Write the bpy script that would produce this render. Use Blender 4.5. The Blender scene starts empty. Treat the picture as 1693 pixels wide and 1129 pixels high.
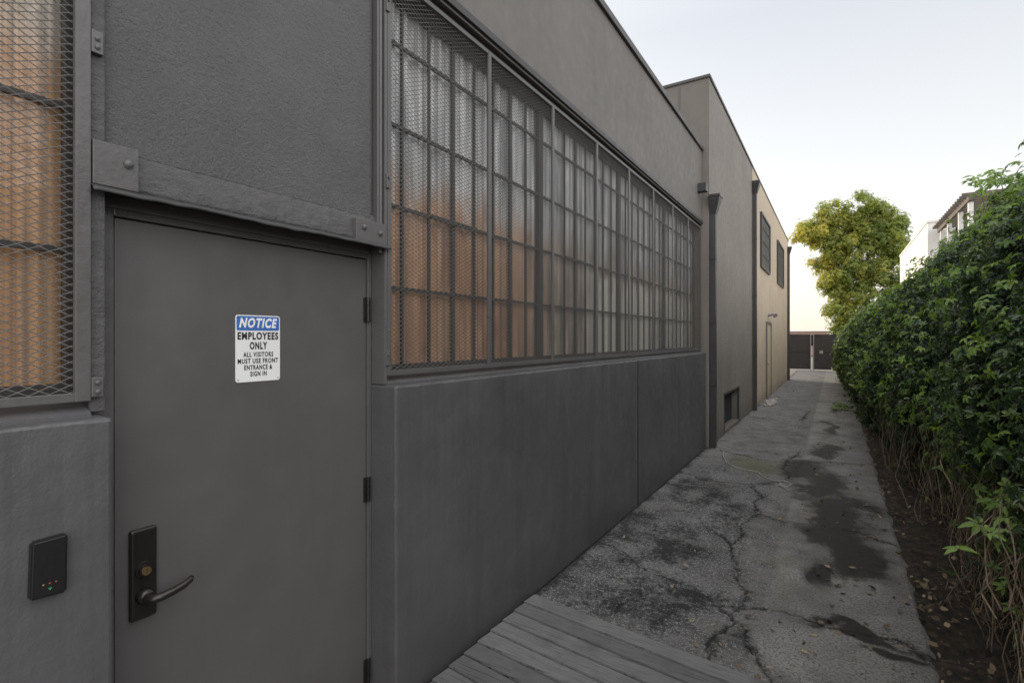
import bpy, bmesh, math, random
import numpy as np
from mathutils import Vector, Matrix, noise as mnoise
random.seed(7); rng=np.random.default_rng(11)
scene=bpy.context.scene
COL=scene.collection
R=math.radians
# ---------------------------------------------------------------- materials
class NT:
    def __init__(s,name):
        s.m=bpy.data.materials.new(name); s.m.use_nodes=True
        s.t=s.m.node_tree; s.t.nodes.clear()
        s.out=s.t.nodes.new('ShaderNodeOutputMaterial')
        s.b=s.t.nodes.new('ShaderNodeBsdfPrincipled')
        s.t.links.new(s.b.outputs[0],s.out.inputs[0])
        s.geo=s.t.nodes.new('ShaderNodeNewGeometry')
        s.pos=s.geo.outputs['Position']
    def n(s,typ,**kw):
        nd=s.t.nodes.new(typ)
        for k,v in kw.items(): setattr(nd,k,v)
        return nd
    def link(s,a,b): s.t.links.new(a,b)
    def setin(s,sock,v):
        if hasattr(v,'is_output'): s.link(v,sock)
        else:
            if isinstance(v,(tuple,list)) and len(v)==3 and sock.type=='RGBA': v=(*v,1)
            sock.default_value=v
    def noise(s,scale,detail=5,rough=.55,vec=None,stretch=None):
        nd=s.n('ShaderNodeTexNoise'); nd.inputs['Scale'].default_value=scale
        nd.inputs['Detail'].default_value=detail; nd.inputs['Roughness'].default_value=rough
        v=vec or s.pos
        if stretch:
            vm=s.n('ShaderNodeVectorMath',operation='MULTIPLY'); s.link(v,vm.inputs[0]); vm.inputs[1].default_value=stretch; v=vm.outputs[0]
        s.link(v,nd.inputs['Vector']); return nd.outputs['Fac']
    def mr(s,v,a,b,c=0,d=1,smooth=False):
        nd=s.n('ShaderNodeMapRange'); nd.clamp=True
        if smooth: nd.interpolation_type='SMOOTHSTEP'
        s.setin(nd.inputs[0],v)
        for i,x in zip((1,2,3,4),(a,b,c,d)): nd.inputs[i].default_value=x
        return nd.outputs[0]
    def math(s,op,a,b=0.):
        nd=s.n('ShaderNodeMath',operation=op); s.setin(nd.inputs[0],a); s.setin(nd.inputs[1],b); return nd.outputs[0]
    def mix(s,f,a,b,mode='MIX'):
        nd=s.n('ShaderNodeMix',data_type='RGBA',blend_type=mode)
        s.setin(nd.inputs[0],f); s.setin(nd.inputs[6],a); s.setin(nd.inputs[7],b); return nd.outputs[2]
    def attr(s,name):
        nd=s.n('ShaderNodeAttribute'); nd.attribute_name=name; return nd
    def sep(s):
        nd=s.n('ShaderNodeSeparateXYZ'); s.link(s.pos,nd.inputs[0]); return nd.outputs
    def bump(s,h,strength,dist=.01,prev=None):
        nd=s.n('ShaderNodeBump'); nd.inputs['Strength'].default_value=strength; nd.inputs['Distance'].default_value=dist
        s.link(h,nd.inputs['Height'])
        if prev is not None: s.link(prev,nd.inputs['Normal'])
        return nd.outputs[0]
    def fin(s,col,rough=.6,normal=None,metal=0.,spec=.5):
        s.setin(s.b.inputs['Base Color'],col); s.setin(s.b.inputs['Roughness'],rough)
        s.b.inputs['Metallic'].default_value=metal
        s.b.inputs['Specular IOR Level'].default_value=spec
        if normal is not None: s.link(normal,s.b.inputs['Normal'])
        return s.m
def sc(c,k): return tuple(min(1,x*k) for x in c)
def paint(name,c,var=.12,fine=220,fs=.25,med=14,ms=.25,rough=.55,dirt=True,streak=.12,spec=.4,big=1.3):
    t=NT(name)
    a=t.noise(big,7,.6); col=t.mix(t.mr(a,.3,.7),sc(c,1-var),sc(c,1+var))
    b=t.noise(2.2,6,.6,stretch=(3,3,.25))
    col=t.mix(t.mr(b,.5,.75,0,streak),col,sc(c,.5))
    b2=t.noise(1.6,7,.65,stretch=(4,4,.4)); col=t.mix(t.mr(b2,.55,.75,0,streak*.8),col,sc(c,1.6))
    d=t.noise(38,4,.6); col=t.mix(t.mr(d,.66,.74,0,.35),col,sc(c,1.35))
    ch=t.noise(16,8,.75); col=t.mix(t.mr(ch,.70,.72,0,.5),col,sc(c,1.9))
    if dirt:
        z=t.sep()[2]; zz=t.math('ADD',z,t.mr(t.noise(5,5),0,1,-.25,.25))
        col=t.mix(t.mr(zz,0,.35,.4,0),col,(.04,.036,.032))
    n1=t.bump(t.noise(med,5,.6),ms,.012)
    n2=t.bump(t.noise(fine,3,.6),fs,.002,n1)
    rr=t.mr(t.noise(9,5),.3,.7,rough-.1,rough+.1)
    return t.fin(col,rr,n2,spec=spec)
M_low=paint('grey_painted_concrete',(.078,.076,.079),.15,130,.4,6,.55,.42,streak=.38,spec=.5)
M_up=paint('taupe_painted_wall',(.120,.111,.103),.10,140,.35,6,.3,.58,dirt=False,streak=.25)
M_tall=paint('taupe_painted_render',(.160,.143,.126),.12,120,.35,5,.3,.65,streak=.3)
M_tan=paint('skylit_taupe_render',(.39,.32,.24),.10,120,.35,5,.25,.7,streak=.25)  # far section: open-sky brightness put into a lighter tan colour
M_metal=paint('grey_painted_metal',(.090,.086,.085),.12,90,.3,20,.2,.36,dirt=False,streak=.2,spec=.5)
M_mesh=paint('grey_painted_expanded_metal',(.118,.110,.104),.12,90,.2,30,.1,.42,dirt=False,streak=0)
M_door=paint('grey_painted_steel_door',(.092,.086,.085),.08,420,.12,3,.08,.38,dirt=True,streak=.16,big=2.2)
M_bars=paint('dark_grey_glazing_bars',(.045,.042,.040),.12,90,.2,16,.2,.45,dirt=False)
M_spout=paint('dark_grey_painted_tin',(.042,.040,.041),.12,90,.2,16,.2,.42,dirt=False)
M_cope=paint('grey_painted_coping',(.075,.070,.067),.12,90,.2,16,.2,.5,dirt=False)
def mk_stucco():
    t=NT('rough_stucco'); c=(.106,.102,.106)
    a=t.noise(3,7,.6); col=t.mix(t.mr(a,.3,.7),sc(c,.86),sc(c,1.14))
    f=t.noise(130,5,.7); p=t.noise(55,7,.75); col=t.mix(t.mr(p,.30,.46,.4,0),col,sc(c,.5))
    n0=t.bump(t.noise(4,4,.5),.6,.03)
    n1=t.bump(f,.8,.008,t.bump(p,1.0,.016,n0))
    return t.fin(col,.38,n1,spec=.65)
M_stucco=mk_stucco()
def mk_beam():
    t=NT('flaking_painted_beam'); c=(.090,.086,.089)
    g=t.noise(24,8,.75,stretch=(1,.6,1.2)); col=t.mix(t.mr(g,.35,.65),sc(c,.75),sc(c,1.12))
    n1=t.bump(g,.9,.014); n2=t.bump(t.noise(110,5,.7),.5,.005,n1)
    return t.fin(col,.40,n2)
M_beam=mk_beam()
def simple(name,c,rough=.5,metal=0.,var=.1,sc_=20,bs=.1,spec=.5):
    t=NT(name); col=t.mix(t.mr(t.noise(sc_,5),.3,.7),sc(c,1-var),sc(c,1+var))
    return t.fin(col,rough,t.bump(t.noise(sc_*8,3),bs,.002),metal,spec)
M_black=simple('black_bronze_hardware',(.013,.011,.010),.34,.0,.2,60,.05)
M_lever=simple('worn_bronze',(.028,.024,.022),.28,.4,.2,60,.05)
M_brass=simple('brass',(.75,.55,.25),.3,1.)
M_plast=simple('black_plastic',(.010,.010,.011),.38,0,.2,80,.1)
M_white=simple('white_enamel',(.70,.70,.69),.35,0,.03,8,.02)
M_blue=simple('blue_ink',(.045,.13,.40),.4,0,.05)
M_ink=simple('black_ink',(.015,.015,.017),.5)
M_red=simple('red_indicator',(.35,.05,.04),.4); M_amber=simple('amber_indicator',(.35,.2,.08),.4); M_grn=simple('green_indicator',(.04,.25,.10),.4)
M_dark=simple('dark_recess',(.008,.008,.008),.9)
M_gate=simple('dark_gate_boards',(.030,.026,.025),.6,0,.2,6,.2)
M_galv=simple('galvanised_post',(.30,.29,.28),.45,.3,.1)
M_rope=simple('dirty_white_rope',(.36,.345,.32),.9,0,.2,60,.3)
M_whitewall=paint('white_render',(.80,.78,.75),.05,90,.2,5,.2,.8,streak=.1)
M_wood=simple('weathered_timber',(.13,.105,.085),.8,0,.3,12,.3)
M_pink=simple('pink_render',(.42,.28,.24),.8)
def mk_pane():
    t=NT('window_glass')
    tr=t.n('ShaderNodeBsdfTransparent'); tr.inputs[0].default_value=(.97,.97,.965,1)
    gl=t.n('ShaderNodeBsdfGlossy'); gl.inputs['Roughness'].default_value=.07
    nb=t.bump(t.noise(7,4),.5,.015); t.link(nb,gl.inputs['Normal'])
    fr=t.n('ShaderNodeFresnel'); fr.inputs[0].default_value=1.45
    f=t.mr(fr.outputs[0],0,1,.03,.5)
    mx=t.n('ShaderNodeMixShader'); t.link(f,mx.inputs[0]); t.link(tr.outputs[0],mx.inputs[1]); t.link(gl.outputs[0],mx.inputs[2])
    t.link(mx.outputs[0],t.out.inputs[0]); return t.m
M_glass=mk_pane()
def mk_curtain():
    t=NT('curtain_cloth'); x,y,z=t.sep()
    w=t.math('ADD',z,t.mr(t.noise(1.9,6,.65,stretch=(1,2.2,1)),0,1,-.45,.45))
    up=t.mr(w,2.36,2.72,0,1,True)
    org=t.mix(t.mr(t.noise(2.2,6,.65,stretch=(1,2.5,.8)),.30,.62),(.36,.18,.10),(.78,.48,.29))
    brown=t.mix(t.mr(t.noise(3,5,.6,stretch=(1,2,.6)),.33,.62),(.28,.235,.20),(.72,.62,.53))
    low=t.mix(t.mr(y,2.7,4.0,0,1,True),org,brown)
    low=t.mix(t.mr(y,.2,1.0,.6,0,True),low,(.92,.60,.34))
    yw=t.math('ADD',y,t.mr(t.noise(6,3,stretch=(1,1,.2)),0,1,-.4,.4))
    pale=t.mr(yw,4.15,4.5,0,1,True); pz=t.mr(w,2.25,2.40,1,0,True)
    low=t.mix(t.math('MULTIPLY',pale,pz),low,(.98,.94,.86))
    st=t.noise(5,7,.7,stretch=(1,3.5,.30))
    upc=t.mix(t.mr(st,.36,.60),(.36,.365,.38),(.96,.96,.96))
    upc=t.mix(t.mr(y,-.2,1.0,1,0,True),upc,(.92,.68,.42))
    col=t.mix(up,low,upc)
    s2=t.noise(3,4,.6,stretch=(1,13,.08)); col=t.mix(t.mr(s2,.38,.54,.62,0),col,(.13,.12,.115))  # dark vertical streaks: pleat crease shade put into the cloth colour
    return t.fin(col,.9)
M_curt=mk_curtain()
def mk_path():
    t=NT('cracked_concrete_path')
    st=t.attr('stain').outputs['Fac']; cr=t.attr('crack').outputs['Fac']; ro=t.attr('rough').outputs['Fac']; mo=t.attr('moss').outputs['Fac']; bl=t.attr('black').outputs['Fac']
    a=t.noise(2.2,8,.65)
    conc=t.mix(t.mr(a,.3,.7),(.180,.174,.165),(.36,.35,.333))
    conc=t.mix(t.mr(t.noise(70,5,.75),.49,.58,0,.75),conc,(.085,.082,.078))
    vd=t.n('ShaderNodeTexVoronoi'); vd.inputs['Scale'].default_value=90; t.link(t.pos,vd.inputs['Vector'])
    sepc=t.n('ShaderNodeSeparateColor'); t.link(vd.outputs['Color'],sepc.inputs[0])
    stone=t.mix(t.mr(sepc.outputs[0],.40,.95),(.075,.074,.073),(.56,.55,.54))
    agg=t.mix(t.mr(vd.outputs['Distance'],.3,.55),stone,(.055,.055,.056))
    agg=t.mix(t.mr(t.noise(3,7,.7),.32,.6,0,.65),agg,t.mix(t.mr(t.noise(40,6,.75),.4,.6),(.14,.139,.137),(.35,.345,.34)))
    worn=t.mr(t.math('ADD',ro,t.mr(t.noise(5,6,.7),0,1,-.5,.5)),.35,.65)
    col=t.mix(worn,conc,agg)
    grime=t.mr(t.noise(1.3,9,.75),.46,.62,0,.4); col=t.mix(grime,col,(.10,.095,.088))
    m2=t.mr(t.math('ADD',mo,t.mr(t.noise(8,7,.7),0,1,-.6,.5)),.3,.7,0,.5)
    col=t.mix(m2,col,(.115,.12,.05))
    bn=t.math('ADD',t.mr(t.noise(3.2,8,.7),0,1,-1.2,1.2),t.mr(t.noise(28,6,.75),0,1,-1.1,1.1))
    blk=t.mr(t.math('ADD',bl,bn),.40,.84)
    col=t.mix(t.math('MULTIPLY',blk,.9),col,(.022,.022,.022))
    halo=t.mr(t.math('ADD',st,t.mr(t.noise(3,8,.7),0,1,-.7,.7)),.1,.7,0,.6)
    col=t.mix(halo,col,(.080,.070,.058))
    s2=t.mr(t.math('ADD',st,t.math('ADD',t.mr(t.noise(2.6,9,.75,stretch=(1.4,.7,1)),0,1,-1.2,1.2),t.mr(t.noise(22,6,.75),0,1,-.5,.5))),.40,.74)
    col=t.mix(t.math('MULTIPLY',s2,.9),col,(.018,.015,.013))
    col=t.mix(t.math('MULTIPLY',cr,.9),col,(.012,.012,.011))
    h=t.math('ADD',t.noise(110,5,.7),t.math('MULTIPLY',t.math('MULTIPLY',worn,sepc.outputs[1]),.7))
    n1=t.bump(t.noise(9,6,.6),.6,.03); n2=t.bump(h,1.0,.013,n1)
    return t.fin(col,t.mr(s2,0,1,.9,.55),n2,spec=.25)
M_path=mk_path()
def mk_soil():
    t=NT('leaf_strewn_soil')
    col=t.mix(t.mr(t.noise(14,8,.7),.3,.7),(.018,.014,.010),(.085,.066,.048))
    vd=t.n('ShaderNodeTexVoronoi'); vd.inputs['Scale'].default_value=28; t.link(t.pos,vd.inputs['Vector'])
    s=t.n('ShaderNodeSeparateColor'); t.link(vd.outputs['Color'],s.inputs[0])
    col=t.mix(t.mr(s.outputs[0],.80,.85,0,.6),col,(.14,.10,.07))
    return t.fin(col,.9,t.bump(t.noise(35,8,.75),1,.05))
M_soil=mk_soil()
def mk_ground():
    t=NT('dry_ground'); return t.fin(t.mix(t.noise(.3,6),(.14,.13,.115),(.24,.22,.19)),.9)
M_ground=mk_ground()
def mk_deck():
    t=NT('weathered_grey_deck_boards')
    g=t.noise(3,10,.75,stretch=(1.0,38,1)); 
    brd=t.attr('board').outputs['Fac']
    c=t.mix(t.mr(g,.32,.68),(.085,.083,.084),(.33,.325,.325))
    c=t.mix(brd,c,(.115,.113,.113),'MIX'); 
    c=t.mix(t.mr(g,.54,.61,0,.92),c,(.028,.026,.025))
    c=t.mix(t.mr(t.noise(5,5),.5,.7,0,.4),c,(.07,.067,.065))
    return t.fin(c,.7,t.bump(g,1.,.012),spec=.3)
M_deck=mk_deck()
def mk_leaf(name,a,b,trans=.35,rough=.42,mid=None):
    t=NT(name); at=t.attr('tint')
    if mid:
        c1=t.mix(t.mr(at.outputs['Fac'],0,.5),a,mid); col=t.mix(t.mr(at.outputs['Fac'],.5,1),c1,b)
    else: col=t.mix(at.outputs['Fac'],a,b)
    t.fin(col,rough,spec=.45)
    tl=t.n('ShaderNodeBsdfTranslucent'); t.link(t.mix(1.,col,(1.5,1.6,.6),'MULTIPLY'),tl.inputs[0])
    mx=t.n('ShaderNodeMixShader'); mx.inputs[0].default_value=trans
    t.link(t.b.outputs[0],mx.inputs[1]); t.link(tl.outputs[0],mx.inputs[2]); t.link(mx.outputs[0],t.out.inputs[0])
    return t.m
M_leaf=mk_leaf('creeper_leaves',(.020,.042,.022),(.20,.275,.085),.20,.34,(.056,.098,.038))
M_leafb=mk_leaf('young_creeper_leaves',(.10,.18,.045),(.27,.40,.09))
M_tleaf=mk_leaf('sun_tinted_autumn_leaves',(.075,.12,.03),(.50,.42,.085),.42,.5,(.23,.27,.06))
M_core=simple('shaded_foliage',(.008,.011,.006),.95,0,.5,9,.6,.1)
M_bark=simple('bark',(.10,.075,.055),.9,0,.3,20,.5,.2)
M_twig=simple('dry_twigs',(.22,.17,.12),.9,0,.35,20,.2,.2)
M_litter=mk_leaf('fallen_leaves',(.05,.035,.022),(.36,.27,.17),.1,.8)
# ---------------------------------------------------------------- mesh tools
def par(o,p):
    if p is not None:
        o.parent=p; o.matrix_parent_inverse=p.matrix_world.inverted()
def tag(o,label,cat,group=None):
    o['label']=label; o['category']=cat
    if group: o['group']=group
def thing(name,loc,label,cat,group=None):
    e=bpy.data.objects.new(name,None); e.location=loc; COL.objects.link(e)
    e.matrix_world=Matrix.Translation(loc); e.empty_display_size=.2
    tag(e,label,cat,group); return e
class MB:
    def __init__(s): s.bm=bmesh.new()
    def box(s,x0,x1,y0,y1,z0,z1,bev=0,seg=2):
        r=bmesh.ops.create_cube(s.bm,size=1,matrix=Matrix.Translation(((x0+x1)/2,(y0+y1)/2,(z0+z1)/2))@Matrix.Diagonal((x1-x0,y1-y0,z1-z0,1)))
        if bev>0:
            es=list({e for v in r['verts'] for e in v.link_edges})
            bmesh.ops.bevel(s.bm,geom=es,offset=bev,segments=seg,affect='EDGES',profile=.5)
        return s
    def cyl(s,c,axis,r,depth,r2=None,seg=16):
        q=Vector(axis).to_track_quat('Z','Y').to_matrix().to_4x4()
        bmesh.ops.create_cone(s.bm,cap_ends=True,segments=seg,radius1=r,radius2=r if r2 is None else r2,depth=depth,matrix=Matrix.Translation(c)@q); return s
    def sph(s,c,sx,sy,sz,u=14,v=8):
        bmesh.ops.create_uvsphere(s.bm,u_segments=u,v_segments=v,radius=1,matrix=Matrix.Translation(c)@Matrix.Diagonal((sx,sy,sz,1))); return s
    def prism(s,pts,axis,a,b):
        def mk(p,t): return (t,p[0],p[1]) if axis=='x' else ((p[0],t,p[1]) if axis=='y' else (p[0],p[1],t))
        va=[s.bm.verts.new(mk(p,a)) for p in pts]; vb=[s.bm.verts.new(mk(p,b)) for p in pts]
        s.bm.faces.new(va); s.bm.faces.new(vb[::-1]); n=len(pts)
        for i in range(n): s.bm.faces.new((va[i],vb[i],vb[(i+1)%n],va[(i+1)%n]))
        return s
    def tube(s,pts,rad,seg=8):
        pts=[Vector(p) for p in pts]; rings=[]
        for i,p in enumerate(pts):
            d=(pts[min(i+1,len(pts)-1)]-pts[max(i-1,0)]).normalized()
            up=Vector((0,0,1)) if abs(d.z)<.9 else Vector((1,0,0))
            a=d.cross(up).normalized(); b=d.cross(a)
            r=rad[i] if isinstance(rad,(list,tuple)) else rad
            rings.append([s.bm.verts.new(p+(a*math.cos(t)+b*math.sin(t))*r) for t in [2*math.pi*k/seg for k in range(seg)]])
        for r0,r1 in zip(rings,rings[1:]):
            for k in range(seg): s.bm.faces.new((r0[k],r0[(k+1)%seg],r1[(k+1)%seg],r1[k]))
        s.bm.faces.new(rings[0][::-1]); s.bm.faces.new(rings[-1]); return s
    def obj(s,name,mat,parent=None,smooth=False,label=None):
        bmesh.ops.recalc_face_normals(s.bm,faces=s.bm.faces[:])
        me=bpy.data.meshes.new(name); s.bm.to_mesh(me); s.bm.free()
        if smooth:
            me.polygons.foreach_set('use_smooth',[True]*len(me.polygons))
        me.materials.append(mat); o=bpy.data.objects.new(name,me); COL.objects.link(o); par(o,parent)
        if label: o['label']=label
        return o
def npmesh(name,V,F,mat,parent=None,attrs=None,smooth=False):
    me=bpy.data.meshes.new(name); V=np.asarray(V,dtype=np.float32); F=np.asarray(F,dtype=np.int32)
    nf,k=F.shape
    me.vertices.add(len(V)); me.vertices.foreach_set('co',V.ravel())
    me.loops.add(nf*k); me.loops.foreach_set('vertex_index',F.ravel())
    me.polygons.add(nf); me.polygons.foreach_set('loop_start',np.arange(0,nf*k,k,dtype=np.int32))
    if smooth: me.polygons.foreach_set('use_smooth',np.ones(nf,dtype=bool))
    me.update(calc_edges=True)
    for n,a in (attrs or {}).items():
        at=me.attributes.new(n,'FLOAT','POINT'); at.data.foreach_set('value',np.asarray(a,dtype=np.float32))
    me.materials.append(mat); o=bpy.data.objects.new(name,me); COL.objects.link(o); par(o,parent); return o
def gridfaces(nr,nc):
    i=np.arange(nr-1)[:,None]*nc+np.arange(nc-1)[None,:]
    return np.stack([i,i+1,i+nc+1,i+nc],-1).reshape(-1,4)
def rough_edges(mb,amp=.003,cuts=60):
    bm=mb.bm
    es=[e for e in bm.edges if abs(e.verts[0].co.y-e.verts[1].co.y)>.3]
    bmesh.ops.subdivide_edges(bm,edges=es,cuts=cuts,use_grid_fill=True)
    for v in bm.verts:
        p=v.co
        if p.z>1.3 and p.x>-1.8:
            n=mnoise.noise_vector(Vector((p.x*40,p.y*30,p.z*40)))
            v.co+=Vector((n.x*amp*.5,0,n.z*amp*.6))
# ---------------------------------------------------------------- LOW BUILDING
B1=thing('low_building',(-6,3,0),'low grey painted industrial building with caged steel windows and door','building')
mb=MB()
mb.box(-14,-2.15,-4,8.36,0,4.62)
mb.box(-2.15,-1.765,-4,8.36,3.50,4.66)
mb.box(-2.15,-1.92,.60,1.684,0,3.5)
wall=mb.obj('wall',M_up,B1)
MB().box(-14.05,-1.735,-4.05,8.355,4.66,4.73,.006).obj('coping',M_cope,B1)
MB().box(-1.765,-1.745,1.70,8.355,3.515,3.56,.003).obj('window_head',M_spout,B1)
MB().box(-2.14,-1.80,1.70,8.355,3.463,3.498).obj('window_soffit',M_spout,B1)
def lower(y0,y1,name='lower_wall'):
    m=MB(); m.box(-2.14,-1.70,y0,y1,-.05,1.492,.010,2); rough_edges(m,.005,int(max(8,(y1-y0)*60)))
    return m.obj(name,M_low,B1,False)
for a in ((-1.6,.600),(1.684,5.074),(5.106,8.35)): lower(*a)
MB().box(-2.1,-1.7025,5.07,5.11,0,1.484).obj('control_joint',M_dark,B1)
MB().box(-1.72,-1.692,1.70,8.35,-.01,.012,.003).obj('wall_base_strip',M_dark,B1)
for a,b in ((-1.6,.572),(1.70,8.35)):
    MB().prism([(-2.13,1.485),(-1.765,1.485),(-1.765,1.50),(-1.83,1.530),(-2.13,1.540)],'y',a,b).obj('window_sill',M_low,B1)
MB().box(-1.92,-1.80,.612,1.625,2.262,3.50,.004).obj('stucco_panel',M_stucco,B1)
m=MB(); m.box(-1.93,-1.785,.574,.612,1.50,3.498,.004)
m.obj('post',M_beam,B1,label='rough painted timber post')
m=MB(); m.box(-1.92,-1.815,1.625,1.645,2.16,3.498,.002); m.box(-1.92,-1.78,1.645,1.658,2.16,3.498,.002); m.box(-1.92,-1.83,1.658,1.684,2.16,3.498); m.cyl((-1.79,1.672,2.8),(0,0,1),.009,1.38); m.box(-1.925,-1.775,1.686,1.702,1.495,3.49,.002)
m.obj('post',M_metal,B1,label='grey painted steel channel post')
V=[];nyy=150
ysb=np.linspace(.575,1.690,nyy)
for y in ysb:
    a=mnoise.noise(Vector((y*5,0,0)))*.004; b=mnoise.noise(Vector((y*27,4,0)))*.005
    for (x,z) in ((-1.81,2.280+a),(-1.803,2.270+a+b),(-1.797+b*.5,2.250+a+b),(-1.795-b*.5,2.20),(-1.792+a*.4,2.165),(-1.794,2.150),(-1.93,2.150)):
        q=mnoise.noise(Vector((y*40,z*40,1)))*.002
        V.append((x+q,y,z))
npmesh('lintel_band',V,gridfaces(nyy,7),M_beam,B1)
def plate(y0,y1,z0,z1,bolts,x=-1.777):
    m=MB(); m.box(x-.02,x+.006,y0,y1,z0,z1,.002)
    for by,bz,r in bolts:
        m.cyl((x+.008,by,bz),(1,0,0),r*1.15,.004,seg=20); m.sph((x+.009,by,bz),r*.6,r,r)
    return m.obj('bolted_plate',M_metal,B1)
plate(.577,.690,2.150,2.276,[(.664,2.228,.0125)])
plate(1.515,1.690,2.140,2.242,[(1.560,2.208,.012),(1.655,2.196,.012)])
plate(.574,.602,2.52,2.585,[(.588,2.562,.006),(.588,2.538,.006)],-1.775)
plate(.574,.602,1.545,1.60,[(.588,1.586,.006),(.588,1.56,.006)],-1.775)
ny=90; ys=np.linspace(.572,1.705,ny); V=[]
for i,y in enumerate(ys):
    w=mnoise.noise(Vector((y*4,0,0)))*.005+mnoise.noise(Vector((y*17,2,0)))*.003
    V+=[(-1.80,y,2.150),(-1.772,y,2.149+w*.2),(-1.754,y,2.141+w),(-1.748,y,2.128+w*1.3)]
F=gridfaces(ny,4); o=npmesh('drip_flashing',V,F,M_spout,B1); md=o.modifiers.new('s','SOLIDIFY'); md.thickness=.0025
m=MB(); m.box(-1.93,-1.862,.600,.660,0,2.148,.003); m.box(-1.93,-1.862,1.661,1.684,0,2.148,.003); m.box(-1.93,-1.862,.660,1.661,2.086,2.148,.003)
m.box(-1.93,-1.85,.600,.622,0,2.148,.003)
m.box(-1.93,-1.852,.622,1.661,2.108,2.149,.003)
m.obj('door_frame',M_metal,B1)
door=MB().box(-1.915,-1.870,.664,1.657,.02,2.082,.002).obj('door',M_door,B1)
MB().box(-1.93,-1.86,.660,1.661,-.02,.018,.004).obj('threshold',M_galv,B1)
for hz in (1.847,1.0,.143):
    m=MB(); m.box(-1.869,-1.8605,1.640,1.678,hz-.057,hz+.057,.001)
    m.cyl((-1.856,1.659,hz),(0,0,1),.0085,.038,seg=14)
    m.cyl((-1.856,1.659,hz+.0385),(0,0,1),.0085,.036,seg=14); m.cyl((-1.856,1.659,hz-.0385),(0,0,1),.0085,.036,seg=14)
    m.obj('hinge',M_black,door)
m=MB(); m.box(-1.871,-1.850,.698,.773,.822,1.108,.008,3)
m.cyl((-1.848,.7355,.978),(1,0,0),.028,.006,.025,28)
m.obj('lock_plate',M_black,door)
m=MB(); m.cyl((-1.842,.7355,.978),(1,0,0),.020,.014,.018,24); m.obj('lock_cylinder',M_lever,door)
m=MB(); m.cyl((-1.8345,.7355,.978),(1,0,0),.013,.006,seg=24); m.obj('keyhole',M_brass,door)
MB().box(-1.8318,-1.831,.7345,.7365,.971,.985).obj('key_slot',M_ink,door)
m=MB(); m.cyl((-1.838,.735,.896),(1,0,0),.025,.024,.021,20)
pts=[(-1.85,.735,.896),(-1.815,.735,.896),(-1.800,.742,.895),(-1.794,.765,.897),(-1.791,.795,.902),(-1.791,.825,.909),(-1.794,.846,.917),(-1.797,.853,.926)]
m.tube(pts,[.014,.014,.0145,.0135,.0125,.012,.010,.006],12)
m.obj('handle',M_lever,door,True,label='worn dark bronze curved lever handle')
WX=-1.885
def window(y0,y1,npan):
    z0,z1=1.545,3.462
    m=MB()
    for yy in (y0,y1-.028): m.box(WX-.02,WX+.014,yy,yy+.028,z0,z1,.002)
    m.box(WX-.02,WX+.014,y0+.028,y1-.028,z0,z0+.035); m.box(WX-.02,WX+.014,y0+.028,y1-.028,z1-.035,z1)
    fr=m.obj('window',M_bars,B1)
    m=MB(); w=(y1-y0)/npan
    for i in range(1,npan):
        t=.006 if i%3 else .014
        m.box(WX-.006,WX+.008,y0+i*w-t,y0+i*w+t,z0+.035,z1-.035)
    for z in (1.966,2.38,2.79,3.205):
        m.box(WX-.005,WX+.010,y0+.028,y1-.028,z-.009,z+.009)
    m.box(WX+.010,WX+.022,y0+w*2,y0+w*4,2.365,2.392,.002)
    m.obj('glazing_bars',M_bars,fr)
    V=[];F=[]
    for i in range(npan):
        for (za,zb) in ((z0+.03,1.966),(1.966,2.38),(2.38,2.79),(2.79,3.205),(3.205,z1-.03)):
            b=len(V); a_,b_=y0+i*w+.008,y0+(i+1)*w-.008; t1=random.uniform(-.0012,.0012); t2=random.uniform(-.0012,.0012)
            V+=[(WX-.002+t1+t2,a_,za),(WX-.002-t1+t2,b_,za),(WX-.002-t1-t2,b_,zb),(WX-.002+t1-t2,a_,zb)]; F.append((b,b+1,b+2,b+3))
    npmesh('glass',V,F,M_glass,fr)
for k in range(4): window(1.70+k*1.66,1.70+(k+1)*1.66-.004,8)
window(-1.09,.572,8)
def curtain(y0,y1):
    ys=np.arange(y0,y1,.006); zs=np.linspace(1.5,3.49,14); Y,Z=np.meshgrid(ys,zs,indexing='ij')
    f=np.sin(Y*62+2*np.sin(Y*3.1))*.012+np.sin(Y*131+Z*.4)*.004+np.sin(Y*9+Z*1.3)*.003
    V=np.stack([-1.919+f,Y,Z],-1).reshape(-1,3)
    npmesh('curtain',V,gridfaces(len(ys),len(zs)),M_curt,B1,smooth=True)
curtain(-1.1,.57); curtain(1.704,8.34)
def expmesh(w,h):
    LW,SW=.043,.0215; t=.0016; dx=.0008
    nj=int(w/(LW/2))+1; nk=int(h/(SW/2))
    j=np.arange(nj+1); V=[];F=[]
    base=0
    for k in range(nk):
        z=SW/4+k*SW/2+np.where((j+k)%2==0,SW/4,-SW/4); y=np.minimum(j*LW/2,w)
        x=np.where((j+k)%2==0,dx,-dx)
        ring=np.stack([np.stack([x+a,y,z+b],-1) for a,b in ((.0010,t*.8),(.0006,-t),(-.0010,-t*.8),(-.0006,t))],1)
        V.append(ring.reshape(-1,3)); i=base+np.arange(nj)[:,None]*4
        for q in range(4):
            q2=(q+1)%4; F.append(np.concatenate([i+q,i+q2,i+4+q2,i+4+q],1))
        base+=(nj+1)*4
    return np.concatenate(V),np.concatenate(F)
GX=-1.785; PW=.831
EV,EF=expmesh(PW-.03,1.90)
gm=None
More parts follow.
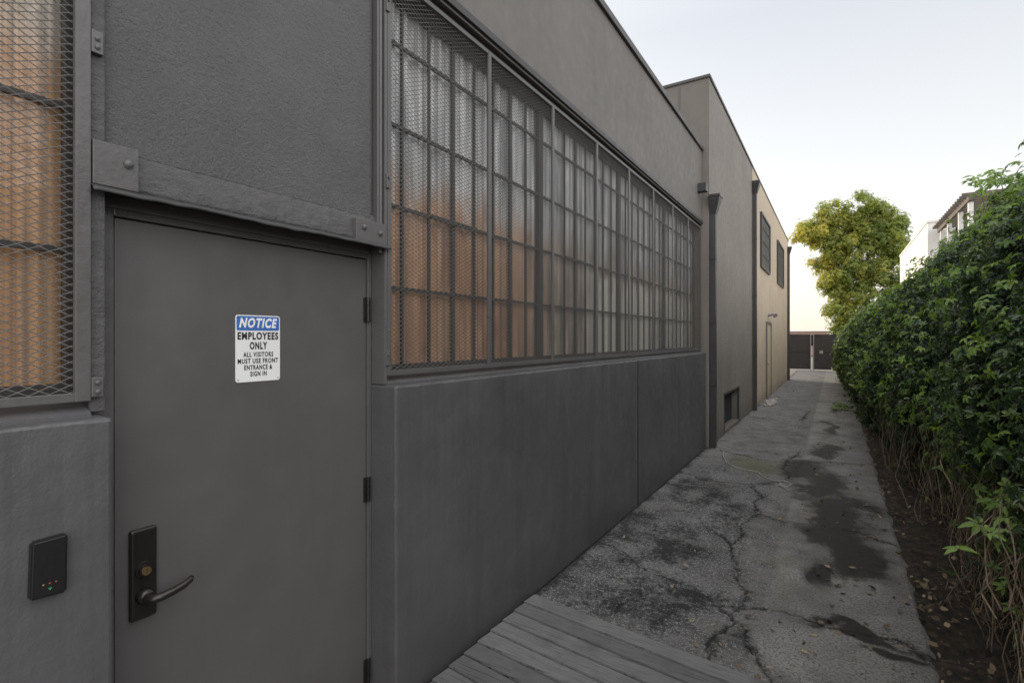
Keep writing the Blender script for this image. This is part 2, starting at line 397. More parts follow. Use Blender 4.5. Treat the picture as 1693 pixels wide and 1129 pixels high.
def guard(y0):
    global gm
    y1=y0+PW
    m=MB(); z0,z1=1.535,3.462; t=.024
    m.box(GX-.004,GX+.012,y0,y0+t,z0,z1,.0015); m.box(GX-.004,GX+.012,y1-.008,y1-.003,z0,z1,.0015)
    m.box(GX-.004,GX+.011,y0+t,y1-.008,z0,z0+t,.0015); m.box(GX-.004,GX+.011,y0+t,y1-.008,z1-t,z1,.0015)
    for z in (1.75,2.6,3.3):
        m.sph((GX+.012,y0+.012,z),.003,.006,.006,10,6)
    g=m.obj('window_guard',M_metal,B1)
    if gm is None:
        o=npmesh('expanded_metal',EV,EF,M_mesh,g); gm=o.data
    else:
        o=bpy.data.objects.new('expanded_metal',gm); COL.objects.link(o); par(o,g)
    o.location=(GX-.006,y0+.015,1.548)
for k in range(8): guard(1.703+k*PW)
for k in (1,2): guard(.574-k*PW)
MB().box(GX-.003,GX+.015,.538,.573,1.535,3.462,.0015).obj('guard_stile',M_metal,B1)
for z in (1.62,2.45,3.28):
    MB().box(-1.80,-1.766,1.690,1.712,z-.035,z+.035,.002).cyl((-1.763,1.701,z+.015),(1,0,0),.006,.01).obj('guard_bracket',M_metal,B1)
# ---------------------------------------------------------------- TALL BUILDING
B2=thing('tall_building',(-6,16,0),'taller taupe rendered flat-roofed building with downspouts and caged windows','building')
m=MB()
X2=-1.66
m.box(-14,-2.3,8.37,24.4,0,5.80)
m.box(-2.3,X2,8.37,9.66,0,5.80); m.box(-2.3,X2,9.66,11.3,.72,5.80); m.box(-2.3,X2,9.66,11.3,-.05,.06); m.box(-2.3,X2,11.3,13.3,0,5.80)
m.obj('wall',M_tall,B2)
m=MB(); m.box(-2.3,X2+.004,13.3,24.4,0,5.80); m.obj('far_wall',M_tan,B2,label='tan section of wall, colour lightened for open-sky light')
MB().box(-14.04,X2+.02,8.35,24.42,5.80,5.85,.006).obj('coping',M_cope,B2)
MB().box(-2.12,-2.10,8.362,8.3695,4.6,5.80).obj('wall_trim',M_up,B2)
MB().box(-2.28,-2.2,9.67,11.29,.06,.71).obj('vent_recess',M_dark,B2)
m=MB(); m.box(X2-.03,X2+.008,9.62,9.67,.05,.74); m.box(X2-.03,X2+.008,11.29,11.33,.05,.74); m.box(X2-.03,X2+.008,9.67,11.29,.70,.74)
m.obj('vent_frame',M_spout,B2)
MB().box(X2-.16,X2-.14,9.665,11.295,.06,.71).obj('vent_screen',M_dark,B2)
def downspout(y,top,parent,r=.05):
    m=MB()
    x0=X2+.005; x1=x0+.09
    m.box(x0,x1,y-r,y+r,0.0,top-.22,.008)
    def ring(z,e): return [m.bm.verts.new(c) for c in ((x0,y-r-e,z),(x1+e,y-r-e,z),(x1+e,y+r+e,z),(x0,y+r+e,z))]
    rs=[ring(top-.30,.001),ring(top-.08,.06),ring(top-.04,.065),ring(top-.035,.075),ring(top,.075)]
    for a,b in zip(rs,rs[1:]):
        for k in range(4): m.bm.faces.new((a[k],a[(k+1)%4],b[(k+1)%4],b[k]))
    m.bm.faces.new(rs[0][::-1]); m.bm.faces.new(rs[-1])
    for z in (top*.25,top*.5,top*.75): m.box(x0,x1+.004,y-r-.012,y+r+.012,z-.012,z+.012)
    return m.obj('downspout',M_spout,parent)
downspout(8.43,3.95,B2); downspout(13.35,5.45,B2,.06); downspout(23.9,5.5,B2)
MB().box(-1.77,-1.64,8.06,8.18,3.95,4.08,.006).obj('scupper_box',M_spout,B1)
M_dg=simple('dark_glass',(.075,.073,.07),.35)
def bwindow(y0,y1,z0=3.6,z1=5.05):
    m=MB(); x=X2+.005
    m.box(x,x+.05,y0,y0+.06,z0,z1,.004); m.box(x,x+.05,y1-.06,y1,z0,z1,.004); m.box(x,x+.05,y0+.06,y1-.06,z0,z0+.06); m.box(x,x+.05,y0+.06,y1-.06,z1-.06,z1)
    n=int((y1-y0)/.3)
    w=m.obj('window',M_spout,B2)
    m=MB()
    for k in range(1,n): yy=y0+(y1-y0)*k/n; m.box(x+.03,x+.04,yy-.01,yy+.01,z0+.06,z1-.06)
    for k in (1,2,3): zz=z0+(z1-z0)*k/4; m.box(x+.028,x+.038,y0+.06,y1-.06,zz-.01,zz+.01)
    m.obj('security_bars',M_spout,w)
    MB().box(x+.006,x+.02,y0+.06,y1-.06,z0+.06,z1-.06).obj('glass',M_dg,w)
bwindow(14.75,16.9); bwindow(19.3,21.7)
m=MB(); m.box(X2+.005,X2+.04,16.1,16.16,0,2.2); m.box(X2+.005,X2+.04,17.26,17.32,0,2.2); m.box(X2+.005,X2+.04,16.16,17.26,2.13,2.2)
dr=m.obj('door',M_up,B2); MB().box(X2+.005,X2+.018,16.16,17.26,.02,2.13).obj('door_leaf',M_tan,dr)
MB().sph((X2+.06,16.25,1.0),.03,.03,.03).obj('door_knob',M_galv,dr)
m=MB(); m.cyl((X2+.05,16.7,2.42),(1,0,0),.05,.1); m.tube([(X2+.1,16.7,2.42),(X2+.16,16.65,2.42),(X2+.20,16.6,2.38)],[.02,.05,.07],10); m.obj('wall_lamp',M_galv,B2)
# ---------------------------------------------------------------- SIGN
TM=Matrix(((0,0,1,0),(1,0,0,0),(0,1,0,0),(0,0,0,1)))
def text(body,size,cy,cz,x,mat,parent,shear=0,offset=0,name='lettering',wd=None):
    cu=bpy.data.curves.new('t','FONT'); cu.body=body; cu.size=size; cu.align_x='CENTER'; cu.align_y='CENTER'; cu.shear=shear; cu.offset=offset; cu.extrude=.0002; cu.resolution_u=6; cu.space_character=1.2; cu.space_word=.85
    o=bpy.data.objects.new('t',cu); COL.objects.link(o)
    dg=bpy.context.evaluated_depsgraph_get(); dg.update()
    me=bpy.data.meshes.new_from_object(o.evaluated_get(dg)); bpy.data.objects.remove(o)
    xs_=[v.co.x for v in me.vertices]; cur=max(xs_)-min(xs_); mid=(max(xs_)+min(xs_))/2; s=(wd/cur) if wd else 1
    me.transform(Matrix.Translation((x,cy,cz))@TM@Matrix.Diagonal((s,1,1,1))@Matrix.Translation((-mid,0,0)))
    me.materials.clear(); me.materials.append(mat)
    q=bpy.data.objects.new(name,me); COL.objects.link(q); par(q,parent); return q
m=MB()
sy0,sy1,sz0,sz1=1.036,1.214,1.547,1.799; cy=(sy0+sy1)/2
def rrect(y0,y1,z0,z1,r,n=6):
    P=[]
    for (a,b,t0) in ((y1-r,z1-r,0),(y0+r,z1-r,90),(y0+r,z0+r,180),(y1-r,z0+r,270)):
        for k in range(n+1): t=R(t0+90*k/n); P.append((a+r*math.cos(t),b+r*math.sin(t)))
    return P
m.prism(rrect(sy0,sy1,sz0,sz1,.010),'x',-1.8695,-1.8675)
sign=m.obj('notice_sign',M_white); tag(sign,'white metal notice sign with blue header fixed on grey door','sign')
MB().prism(rrect(sy0+.004,sy1-.004,sz1-.058,sz1-.004,.006),'x',-1.8674,-1.8669).obj('header_band',M_blue,sign)
M_inkw=simple('white_ink',(.74,.74,.73),.4)
text('NOTICE',.048,cy,sz1-.031,-1.8664,M_inkw,sign,.25,.0021,'header_lettering',.152)
text('EMPLOYEES',.037,cy,sz1-.080,-1.8671,M_ink,sign,0,.0016,wd=.163)
text('ONLY',.037,cy,sz1-.117,-1.8671,M_ink,sign,0,.0016,wd=.070)
for i,(s_,w_) in enumerate((('ALL VISITORS',.120),('MUST USE FRONT',.162),('ENTRANCE &',.112),('SIGN IN',.066))):
    text(s_,.0250,cy,sz1-.150-i*.0245,-1.8671,M_ink,sign,0,.0008,wd=w_)
for a in (sy0+.009,sy1-.009):
    for b in (sz0+.009,sz1-.009): MB().cyl((-1.8672,a,b),(1,0,0),.0022,.0012,seg=10).obj('mounting_hole',M_ink,sign)
m=MB(); m.prism([(.420,1.062),(.492,1.056),(.494,1.206),(.424,1.204)],'x',-1.700,-1.674)
bmesh.ops.bevel(m.bm,geom=m.bm.edges[:],offset=.005,segments=3,affect='EDGES')
rd=m.obj('card_reader',M_plast); tag(rd,'small black wall-mounted card reader with indicator lights','card reader')
for i,mm in enumerate((M_amber,M_red,M_red)):
    MB().sph((-1.6735,.445+i*.0125,1.093),.0012,.0019,.0019).obj('indicator_light',mm,rd)
MB().prism([(.4535,1.082),(.4620,1.082),(.4578,1.0755)],'x',-1.6738,-1.6728).obj('triangle_mark',M_grn,rd)
# ---------------------------------------------------------------- GROUND
g=npmesh('ground',[(-300,-300,-.06),(300,-300,-.06),(300,400,-.06),(-300,400,-.06)],[(0,1,2,3)],M_ground); g['kind']='structure'
ys=[2.4]
while ys[-1]<31.6: ys.append(ys[-1]+max(.0085,.0037*ys[-1]*(.6+ys[-1]*.05)))
ys=np.array([-3,0,1.5]+ys); xs=np.linspace(-1.72,.46,280)
Y,X=np.meshgrid(ys,xs,indexing='ij')
def pnoise(X,Y,f,seed):
    r=np.random.default_rng(seed); out=np.zeros_like(X)
    for k in range(10):
        a=r.uniform(0,6.28); ff=f*r.uniform(.6,1.8); out+=np.sin((X*np.cos(a)+Y*np.sin(a))*ff+r.uniform(0,6.28))
    return out/4.5
cracks=[[(-.824,6.57),(-.70,6.1),(-.637,5.46),(-.70,5.0),(-.72,4.56),(-.647,4.13),(-.552,3.85),(-.50,3.62),(-.529,3.446),(-.56,3.12),(-.54,2.84),(-.6,2.5)],
[(-1.70,4.0),(-1.45,3.93),(-1.232,3.76),(-.927,3.61),(-.623,3.47),(-.286,3.56),(.06,3.58),(.343,3.59),(.48,3.45)],
[(-1.5,8.28),(-1.0,8.0),(-.563,7.94),(-.1,8.3),(.46,8.45)],
[(-.637,5.46),(-.4,5.35),(-.237,5.43),(.18,5.43),(.46,5.22)],
[(-1.7,12.2),(-.6,12.0),(.46,12.4)],[(-.62,3.47),(-.4,3.1),(-.25,2.8)],
[(-1.7,6.5),(-1.3,6.4),(-.824,6.57),(-.5,6.9),(-.563,7.94)],[(-1.7,16),(.46,16.3)],[(-1.7,20.5),(.46,20.2)],
[(-1.5,5.0),(-1.2,5.2),(-1.0,4.9),(-.72,4.56)],[(-1.232,3.76),(-1.1,3.3),(-1.2,3.0)],[(-.563,7.94),(-.45,8.8)],[(-.6,12),(-.5,14)]]
Xw=X+.035*pnoise(X,Y,11,1)+.014*pnoise(X,Y,45,2)+.006*pnoise(X,Y,150,6); Yw=Y+.035*pnoise(X,Y,11,3)+.014*pnoise(X,Y,45,4)
D=np.full_like(X,9.)
for c in cracks:
    for (x0,y0),(x1,y1) in zip(c,c[1:]):
        dx,dy=x1-x0,y1-y0; L=dx*dx+dy*dy
        t=np.clip(((Xw-x0)*dx+(Yw-y0)*dy)/L,0,1)
        D=np.minimum(D,np.hypot(Xw-x0-t*dx,Yw-y0-t*dy))
wd=.0050+.007*pnoise(X,Y,6,5)+.0004*Y
crack=np.clip(1.25-D/np.maximum(wd,.0025),0,1)
Xe=X+.10*pnoise(X,Y,5,61)+.05*pnoise(X,Y,13,62)+.02*pnoise(X,Y,40,63); Ye=Y+.22*pnoise(X,Y,4,64)+.09*pnoise(X,Y,11,65)+.03*pnoise(X,Y,35,66)
def ell(cx,cy_,rx,ry,s=1.): return s*np.clip(1.35-np.sqrt(((Xe-cx)/rx)**2+((Ye-cy_)/ry)**2)*.95,0,1)
stain=np.zeros_like(X)
for e in ((0.02,5.8,.34,.95),(-.15,6.9,.24,.7),(.08,4.9,.28,.5),(.0,4.35,.12,.35),(-.32,7.75,.26,.45),(-.12,9.3,.15,.8),(-.08,11.6,.11,1.1),(.2,3.52,.34,.09),(.35,3.35,.22,.08),(.0,15,.10,1.4)): stain=np.maximum(stain,ell(*e))
black=np.zeros_like(X)
for e in ((-1.1,3.3,.5,.45),(-.85,3.5,.4,.3),(-1.15,4.35,.4,.6),(-1.0,5.5,.4,.6),(-1.5,4.4,.3,1.0),(-1.4,6.2,.35,.9),(-1.35,3.0,.3,.25)): black=np.maximum(black,ell(*e,.70))
black=np.maximum(black,np.clip(1-D/.10,0,1)*.62)
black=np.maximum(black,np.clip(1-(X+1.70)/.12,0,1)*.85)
moss=np.maximum(np.maximum(ell(-.9,7.6,.4,.6),ell(-.3,4.2,.2,.8)*.5),np.maximum(ell(.1,4.3,.3,.5)*.4,ell(-.5,13,.5,2)*.4))
rough=np.clip((-.55+.1*pnoise(X,Y,4,8)-X)/.15,0,1)*np.clip((8.5-Y)/1.5,.15,1)
rough=np.maximum(rough,.58*np.clip((-.30-X)/.1,0,1))
Z=.003*pnoise(X,Y,3,9)-.010*crack+.0015*pnoise(X,Y,50,10)*rough
edge=np.clip((X-.43)/.03,0,1); Z-=edge*.02
X2m=X+np.where(X>.455,.018*pnoise(X*0,Y,9,12),0)
p=npmesh('path',np.stack([X2m,Y,Z],-1).reshape(-1,3),gridfaces(len(ys),len(xs)),M_path,None,dict(stain=stain.ravel(),crack=crack.ravel(),rough=rough.ravel(),moss=moss.ravel(),black=black.ravel()),True)
p['kind']='structure'
ys2=np.concatenate([np.arange(-2,9,.035),np.arange(9,31,.12)]); xs2=np.linspace(.44,2.6,62); Ys,Xs=np.meshgrid(ys2,xs2,indexing='ij')
Zs=-.018+.012*pnoise(Xs,Ys,9,21)+.01*pnoise(Xs,Ys,28,22)+np.clip((Xs-.6)*.08,0,.08)
s=npmesh('soil',np.stack([Xs,Ys,Zs],-1).reshape(-1,3),gridfaces(len(ys2),len(xs2)),M_soil,None,None,True); s['kind']='structure'
m=MB(); y=2.80
lay=m.bm.verts.layers.float.new('board')
while y>.2:
    w=.115
    r=bmesh.ops.create_cube(m.bm,size=1,matrix=Matrix.Translation((-.62,y-w/2,.018))@Matrix.Rotation(R(-5.5),4,'Z')@Matrix.Diagonal((2.12,w,.028,1)))
    es=list({e for v in r['verts'] for e in v.link_edges}); bmesh.ops.bevel(m.bm,geom=es,offset=.004,segments=2,affect='EDGES')
    val=random.random()*.8
    for v in m.bm.verts[:]:
        if abs((v.co-Vector((-.62,y-w/2,.018))).dot(Vector((math.sin(R(5.5)),math.cos(R(5.5)),0))))<w/2+.001: v[lay]=val
    y-=w+.011
dk=m.obj('timber_deck',M_deck); tag(dk,'weathered grey timber deck boards laid across the alley','deck')
m=MB(); pts=[(-1.46,8.28),(-1.3,7.6),(-1.108,7.21),(-.95,7.2),(-.81,7.12),(-.70,6.9),(-.579,6.81),(-.5,6.6),(-.41,6.47)]
P=[]
for a,b in zip(pts,pts[1:]):
    for t in (0,.25,.5,.75):
        xx=a[0]*(1-t)+b[0]*t; yy=a[1]*(1-t)+b[1]*t; P.append((xx+.02*math.sin(yy*15),yy+.02*math.sin(xx*21),.012))
m.tube(P,.0048,6)
m.tube([(-.58,6.81,.02),(-.5,6.85,.02),(-.42,6.75,.018),(-.46,6.6,.016),(-.55,6.62,.016),(-.52,6.72,.02)],.005,6)
ro=m.obj('rope',M_rope,None,True); tag(ro,'frayed dirty white rope lying on cracked path','rope')
M_lit=simple('crumpled_litter',(.26,.24,.22),.9,0,.4,9,.5)
m=MB(); m.sph((-1.42,15,.03),.14,.8,.06,24,12)
for v in m.bm.verts: v.co+=mnoise.noise_vector(v.co*9)*.07; 
for v in m.bm.verts: v.co.z=max(v.co.z,-.01)
ro=m.obj('rubbish_heap',M_lit); tag(ro,'small heap of pale rubbish beside the wall base','rubbish')
# ---------------------------------------------------------------- FOLIAGE
def leaves(name,P,Nn,size,tint,k,mat,parent=None,spread=50,down=.9,wid=.21,droop=.25):
    n=len(P); Nn=Nn/np.linalg.norm(Nn,axis=1,keepdims=True)
    T=rng.normal(size=(n,3))*.7+np.array([0,0,-down]); T-=Nn*(T*Nn).sum(1,keepdims=True); T/=np.linalg.norm(T,axis=1,keepdims=True)
    Bv=np.cross(Nn,T); Vs=[];tt=[]
    for j in range(k):
        a=np.radians((j-(k-1)/2)*spread+rng.normal(size=n)*9)[:,None]
        d=np.cos(a)*T+np.sin(a)*Bv+Nn*rng.normal(size=(n,1))*.18; sd=np.cross(Nn,d)
        s=(size*rng.uniform(.75,1.1,n)*(1-.12*abs(j-(k-1)/2)))[:,None]
        b=P+d*s*.06; tip=P+d*s-Nn*s*droop
        l1=P+d*s*.34+sd*s*wid+Nn*s*.04; l2=P+d*s*.68+sd*s*wid*.8-Nn*s*.05
        r1=P+d*s*.34-sd*s*wid+Nn*s*.04; r2=P+d*s*.68-sd*s*wid*.8-Nn*s*.05
        Vs.append(np.stack([b,l1,l2,tip,r2,r1],1)); tt.append(np.repeat(np.clip(tint+rng.normal(size=n)*.06,0,1)[:,None],6,1))
    V=np.concatenate(Vs).reshape(-1,3); i=np.arange(len(V)//6)[:,None]*6
    F=np.concatenate([i+np.array([[0,3,2,1]]),i+np.array([[0,5,4,3]])])
    return npmesh(name,V,F,mat,parent,dict(tint=np.concatenate(tt).ravel()))
prof=np.array([(.96,0),(.86,.45),(.74,1.1),(.74,1.8),(.92,2.5),(1.22,3.1),(1.57,3.55),(1.97,3.70),(2.5,3.7)])
pl=np.concatenate([[0],np.cumsum(np.hypot(*np.diff(prof,axis=0).T))])
def hedge_pt(y,t,off):
    s=t*pl[-1]; x=np.interp(s,pl,prof[:,0]); z=np.interp(s,pl,prof[:,1])
    e=.01; x2=np.interp(s+e,pl,prof[:,0]); z2=np.interp(s+e,pl,prof[:,1]); dx=x2-x; dz=z2-z
    L=np.hypot(dx,dz)+1e-9; nx=-dz/L; nz=dx/L
    sh=-.55*np.clip((y-6.5)/17,0,1)**.75; hs=.88-.12*np.clip((y-8)/3,0,1)
    b=.15*pnoise(y,z*1.2,2.2,31)+.10*pnoise(y,z,5.5,32)+.045*pnoise(y,z,15,33)
    o=off+b
    return np.stack([x+sh+nx*o,y,z*hs+nz*o],-1),np.stack([nx,np.zeros_like(nx),nz],-1)
H=thing('hedge',(1.6,14,0),'tall dense green creeper-covered hedge running along the path','hedge')
ty=np.concatenate([np.arange(.5,10,.12),np.arange(10,30,.3)]); tt_=np.linspace(0,1,50)
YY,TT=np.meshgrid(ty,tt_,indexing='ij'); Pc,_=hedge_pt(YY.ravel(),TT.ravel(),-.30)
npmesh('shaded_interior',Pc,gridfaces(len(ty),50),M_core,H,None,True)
n=72000
u=rng.uniform(0,1,n); y=2.4*(29.5/2.4)**(u**.9); t=rng.uniform(0.02,1,n)
clump=pnoise(y,t*7,3.2,77)
keep=rng.uniform(size=n)<np.clip(.07+t*3.0+np.clip((y-6)/5,0,.7)+.24*clump,0.04,1)
y=y[keep]; t=t[keep]; n=len(y)
off=rng.uniform(-.24,.05,n)+np.where(rng.uniform(size=n)<.08,rng.uniform(0,.20,n),0)
Pp,Np=hedge_pt(y,t,off); Np=Np+rng.normal(size=Np.shape)*.6+np.array([-.1,-.25,.35])
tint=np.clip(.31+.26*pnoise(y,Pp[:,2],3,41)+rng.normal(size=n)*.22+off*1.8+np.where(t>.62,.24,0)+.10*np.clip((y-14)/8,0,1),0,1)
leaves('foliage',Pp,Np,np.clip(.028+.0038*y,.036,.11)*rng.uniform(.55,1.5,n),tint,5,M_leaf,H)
n=2200; y=3.2*(24/3.2)**rng.uniform(0,1,n); t=rng.uniform(.2,.95,n); Pp,Np=hedge_pt(y,t,rng.uniform(-.02,.16,n)); Np+=rng.normal(size=Np.shape)*.5+np.array([0,-.3,.6])
leaves('young_leaves',Pp,Np,np.clip(.040+.003*y,.045,.085),rng.uniform(0,1,n),5,M_leafb,H)
m=MB()
for q in range(850):
    yy=2.8*(9/2.8)**random.random(); z0=random.uniform(.2,1.3)
    P0,_=hedge_pt(np.array([yy]),np.array([z0/pl[-1]]),np.array([random.uniform(-.18,.06)])); a=Vector(P0[0]); P=[a]
    L=random.uniform(.3,1.0); dy=random.uniform(-.9,.9); n_=7; cv=random.uniform(-.15,.15)
    for k in range(1,n_): P.append(a+Vector((random.uniform(-.025,.025)+cv*math.sin(k/n_*3),dy*L*k/n_+random.uniform(-.04,.04),-L*k/n_)))
    for pnt in P: pnt.z=max(pnt.z,.01)
    m.tube(P,random.uniform(.0012,.0038),3)
o=m.obj('stems',M_twig,H); o['kind']='stuff'
def shoot(base,tip,nl,size,seed):
    r=random.Random(seed); a=Vector(base); b=Vector(tip); P=[]
    for k in range(8):
        f=k/7; P.append(a.lerp(b,f)+Vector((0,0,.10*math.sin(f*math.pi))))
    MB().tube(P,[.004-.0003*k for k in range(8)],6).obj('shoot_stem',M_twig,H)
    idx=[P[min(7,3+int(k*5/nl))]+Vector((r.uniform(-.05,.05),r.uniform(-.06,.06),r.uniform(-.04,.05))) for k in range(nl)]
    Pn=np.array([tuple(v) for v in idx]); Nv=np.array([(r.uniform(-.5,.2),r.uniform(-.9,-.2),r.uniform(.5,1)) for _ in idx])
    leaves('shoot_leaves',Pn,Nv,np.full(nl,size),np.array([r.uniform(.2,1) for _ in idx]),5,M_leafb,H,52,.3,.19,.3)
shoot((.95,3.6,.9),(.50,3.02,.80),9,.085,1); shoot((1.0,3.4,1.1),(.63,3.05,.86),8,.08,2); shoot((1.1,3.9,.5),(.72,3.5,.35),5,.06,3)
shoot((1.2,5.0,2.3),(1.0,4.4,2.25),10,.085,4); shoot((1.2,5.2,2.7),(1.0,4.8,2.75),10,.085,5); shoot((1.2,5.6,2.0),(.85,5.2,1.9),9,.08,6)
shoot((1.3,6.2,2.9),(1.1,5.7,3.05),10,.085,7); shoot((1.4,7.5,3.1),(1.25,7.2,3.40),10,.085,8)
pt=thing('small_plant',(.1,14.5,0),'small green weed growing at the path edge','plant')
n=60; a=rng.uniform(0,6.28,n); r_=np.sqrt(rng.uniform(0,1,n))*.2; Pp=np.stack([.14+r_*np.cos(a),14.5+r_*np.sin(a)*1.3,.05+.16*(1-(r_/.2)**2)*rng.uniform(.3,1,n)],-1)
leaves('leaves',Pp,np.stack([np.cos(a)*.4,np.sin(a)*.4-.2,np.ones(n)],-1),np.full(n,.08),rng.uniform(0,.6,n),4,M_leafb,pt)
MB().tube([(.14,14.5,-.02),(.14,14.5,.1)],[.012,.006],6).obj('stem',M_twig,pt)
n=2000; y=2.6*(20/2.6)**rng.uniform(0,1,n); w=rng.uniform(size=n)
x=np.where(w<.70,.47+rng.uniform(0,1,n)**1.5*.75,np.where(w<.9,.46-np.abs(rng.normal(size=n))*.45,rng.uniform(-1.6,.4,n)))
x=np.maximum(x,-1.66)
cl=pnoise(x,y,5,91); kp=(cl>-.1)|(rng.uniform(size=n)<.25); x=x[kp]; y=y[kp]; n=len(x)
Pp=np.stack([x,y,np.where(x>.46,.02,.008)+rng.uniform(0,.01,n)+np.clip((x-.6)*.08,0,.08)],-1)
Nv=rng.normal(size=(n,3))*.4+np.array([0,0,1])
o=leaves('leaf_litter',Pp,Nv,rng.uniform(.018,.06,n),rng.uniform(0,1,n)**1.4,1,M_litter,None,0,0,.3,.1); o['kind']='stuff'
o['label']='scattered dry brown fallen leaves along the path edge'; o['category']='leaves'
# ---------------------------------------------------------------- TREE
T=thing('tree',(.6,35,0),'large tree with sunlit yellow and green autumn leaves behind gate','tree')
m=MB(); m.tube([(.5,35,-.1),(.45,35,1.5),(.3,35,3),(.4,35,4.5)],[.28,.22,.19,.15],10)
for e in ((-.7,34.8,7.4),(-.2,35.4,8.3),(1.0,34.9,8.6),(2.0,35,7.8),(1.7,35.6,7.0)):
    m.tube([(.35,35,3.6),(.35+(e[0]-.35)*.3,35+(e[1]-35)*.4,5.6),e],[.12,.06,.015],6)
m.obj('trunk',M_bark,T,True)
lobes=[((-1.0,34.6,7.8),(1.2,1.2,1.0),.68,6500),((.1,35,8.6),(1.3,1.3,1.0),.60,6500),((1.5,35,8.6),(1.3,1.3,1.2),.52,8000),((2.4,35,7.9),(1.1,1.2,1.1),.50,6500),((.9,35,7.2),(1.7,1.3,1.1),.54,8000),
 ((-.2,35,6.3),(1.1,1.0,1.1),.62,6000),((.2,34.8,4.8),(1.0,1.0,1.1),.58,5500),((.5,34.5,3.3),(1.1,1.0,1.1),.54,4800),((1.5,34.6,5.9),(1.4,1.0,1.2),.5,6800),((2.1,34.4,4.6),(1.5,1.0,1.3),.42,6000),((2.7,34.6,6.4),(1.0,1,1.2),.46,4800),((1.0,34.4,2.2),(1.4,1,1.0),.44,4000)]
PP=[];NN=[];TTn=[]
for c,rad,ti,cnt in lobes:
    nc=40; cc=rng.normal(size=(nc,3)); cc/=np.linalg.norm(cc,axis=1,keepdims=True); cc*=rng.uniform(.30,1.02,(nc,1))
    cl=np.array(c)+cc*np.array(rad); ct=ti+rng.normal(size=nc)*.14
    ix=rng.integers(0,nc,cnt//2); d=rng.normal(size=(cnt//2,3)); d/=np.linalg.norm(d,axis=1,keepdims=True); p_=cl[ix]+d*rng.uniform(.1,.42,(cnt//2,1))
    PP.append(p_); NN.append(d+np.array([-.3,-.3,.5])); TTn.append(np.clip(ct[ix]+rng.normal(size=cnt//2)*.1-.05*(p_[:,0]-.5)*.6,0,1))  # tint rises to the left: yellow sun glow put into the leaf colour
leaves('crown',np.concatenate(PP),np.concatenate(NN),rng.uniform(.09,.18,sum(map(len,PP))),np.concatenate(TTn),4,M_tleaf,T,60)
# ---------------------------------------------------------------- GATE
def gate(x0,x1,label):
    e=thing('gate',((x0+x1)/2,31.5,0),label,'gate','metal gates closing the alley')
    m=MB(); m.box(x0,x0+.06,31.47,31.53,.08,1.95); m.box(x1-.06,x1,31.47,31.53,.08,1.95)
    for z in (.08,1.0,1.89): m.box(x0+.06,x1-.06,31.47,31.53,z,z+.06)
    m.obj('frame',M_gate,e)
    m=MB(); z=.14
    while z<1.88:
        m.box(x0+.06,x1-.06,31.49,31.51,z,min(z+.145,1.885),.004)
        z+=.1455
    m.obj('boards',M_gate,e); return e
gate(-2.6,-1.06,'dark boarded metal gate leaf beside the building'); g2=gate(-.99,1.6,'dark boarded metal gate leaf closing the alley')
for x in (-1.08,-.94):
    o=MB().box(x-.018,x+.018,31.42,31.465,-.05,1.98,.005).obj('gate_post',M_galv); tag(o,'pale galvanised square gate post standing between gates','post','gate posts')
o=MB().box(-.68,-.52,31.455,31.465,.92,1.08,.003).obj('gate_sign',M_galv); tag(o,'small pale rectangular sign fixed on dark gate','sign')
# ---------------------------------------------------------------- BACKGROUND
W=thing('white_building',(5,25,0),'white rendered building with flat parapet beyond the hedge','building')
MB().box(2.6,9,21.6,30,0,5.55).obj('wall',M_whitewall,W); MB().box(2.57,9.03,21.57,30.03,5.55,5.62).obj('parapet',M_whitewall,W)
MB().box(3.3,4.2,21.5,21.58,4.2,5.3,.01).obj('window',M_spout,W)
Pg=thing('timber_pergola',(4,17,0),'weathered timber pergola with slatted roof above the hedge','pergola')
m=MB()
for yy in (17.0,18.2,19.8,21.0):
    for xx in (2.85,4.6): m.box(xx,xx+.10,yy,yy+.10,0,5.15)
m.obj('posts',M_whitewall,Pg)
m=MB()
for xx in (2.82,4.62): m.box(xx,xx+.06,16.8,21.4,5.15,5.28)
for k in range(16): m.box(2.7,5.0,16.85+k*.3,16.9+k*.3,5.285,5.36)
m.obj('roof_slats',M_wood,Pg)
Pk=thing('pink_house',(-3,62,0),'low pink house with flat roof beyond the gate','building')
MB().box(-7,-.5,60,68,0,2.45).obj('wall',M_pink,Pk); MB().box(-7.3,-.3,59.7,68.3,2.45,2.55).obj('roof',M_whitewall,Pk); MB().box(-4.2,-3.1,59.95,60.02,1,2.1).obj('window',M_dark,Pk); MB().box(-2.2,-1.2,59.95,60.02,1,2.1).obj('window',M_dark,Pk)
# ---------------------------------------------------------------- LIGHT
el=R(17); az=R(58)
S=Vector((-math.sin(az)*math.cos(el),math.cos(az)*math.cos(el),math.sin(el)))
l=bpy.data.lights.new('sun','SUN'); l.energy=4.0; l.angle=R(.5); l.color=(1,.88,.70)
lo=bpy.data.objects.new('sun',l); lo.rotation_euler=S.to_track_quat('Z','Y').to_euler(); COL.objects.link(lo)
w=bpy.data.worlds.new('World'); scene.world=w; w.use_nodes=True; t=w.node_tree; t.nodes.clear()
out=t.nodes.new('ShaderNodeOutputWorld'); sky=t.nodes.new('ShaderNodeTexSky'); sky.sky_type='NISHITA'; sky.sun_disc=False; sky.sun_elevation=el; sky.sun_rotation=-az; sky.dust_density=2.5; sky.air_density=1.; sky.ozone_density=1.5
bg=t.nodes.new('ShaderNodeBackground'); bg.inputs[1].default_value=.06; t.links.new(sky.outputs[0],bg.inputs[0])
tc=t.nodes.new('ShaderNodeTexCoord'); sp=t.nodes.new('ShaderNodeSeparateXYZ'); t.links.new(tc.outputs['Generated'],sp.inputs[0])
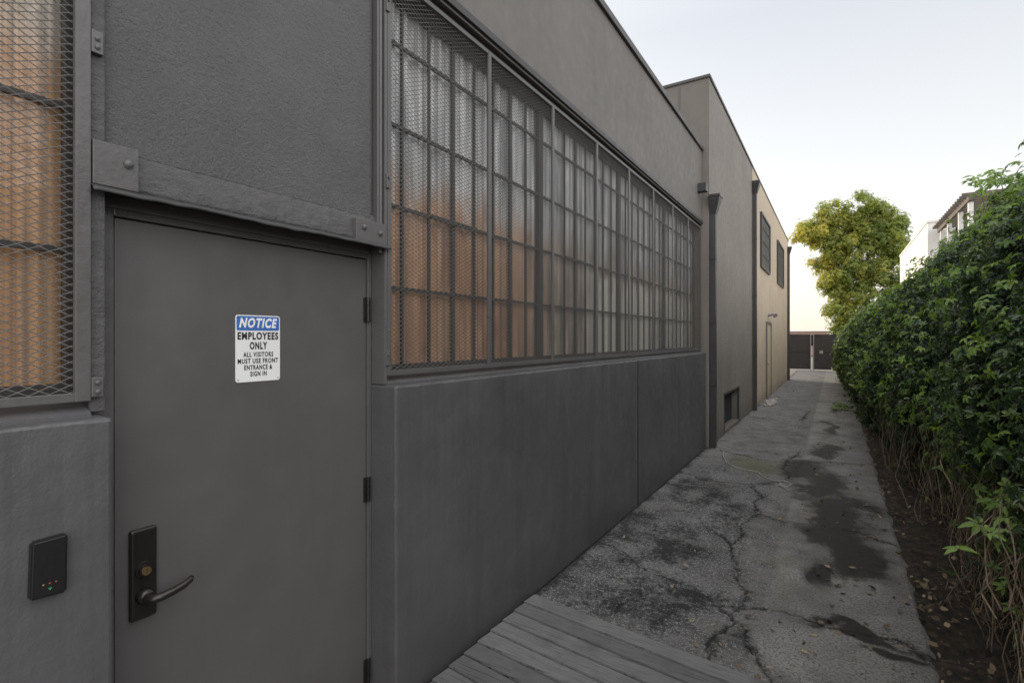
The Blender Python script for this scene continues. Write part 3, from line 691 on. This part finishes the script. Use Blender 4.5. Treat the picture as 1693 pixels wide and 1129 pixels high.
rp=t.nodes.new('ShaderNodeValToRGB'); cr_=rp.color_ramp; cr_.elements[0].position=0; cr_.elements[0].color=(.74,.68,.60,1); cr_.elements[1].position=1; cr_.elements[1].color=(1,.97,.94,1)
for ps,c in ((.22,(.71,.685,.645,1)),(.50,(.53,.535,.54,1)),(.62,(.60,.60,.60,1)),(.8,(.98,.97,.95,1))):  # upper stops raised above the visible sky to add light on the walls
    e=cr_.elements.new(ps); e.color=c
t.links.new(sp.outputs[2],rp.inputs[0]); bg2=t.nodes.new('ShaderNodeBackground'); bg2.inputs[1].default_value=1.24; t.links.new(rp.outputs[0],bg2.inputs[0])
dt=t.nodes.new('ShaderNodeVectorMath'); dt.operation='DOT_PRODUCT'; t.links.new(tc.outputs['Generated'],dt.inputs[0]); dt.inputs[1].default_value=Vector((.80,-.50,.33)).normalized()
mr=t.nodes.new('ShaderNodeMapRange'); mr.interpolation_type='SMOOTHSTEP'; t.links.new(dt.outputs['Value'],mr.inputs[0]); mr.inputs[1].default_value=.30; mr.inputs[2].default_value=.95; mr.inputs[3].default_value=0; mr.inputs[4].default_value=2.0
bg3=t.nodes.new('ShaderNodeBackground'); bg3.inputs[0].default_value=(1,.985,.97,1); t.links.new(mr.outputs[0],bg3.inputs[1])  # added glow out of view, behind camera right, to brighten the alley walls
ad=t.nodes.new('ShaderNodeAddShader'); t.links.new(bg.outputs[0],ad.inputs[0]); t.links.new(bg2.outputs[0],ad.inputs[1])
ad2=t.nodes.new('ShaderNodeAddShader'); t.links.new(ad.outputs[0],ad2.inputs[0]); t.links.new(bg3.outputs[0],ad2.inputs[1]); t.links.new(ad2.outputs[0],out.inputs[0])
# ---------------------------------------------------------------- CAMERA
cd=bpy.data.cameras.new('camera'); cd.lens=17.86; cd.sensor_width=36; cd.shift_y=-.0027; cd.clip_start=.05; cd.clip_end=1000
co=bpy.data.objects.new('camera',cd); co.location=(0,0,1.71); co.rotation_euler=(R(90),0,math.atan(533.5/840)); COL.objects.link(co); scene.camera=co
scene.view_settings.view_transform='Standard'; scene.view_settings.look='None'; scene.view_settings.exposure=0
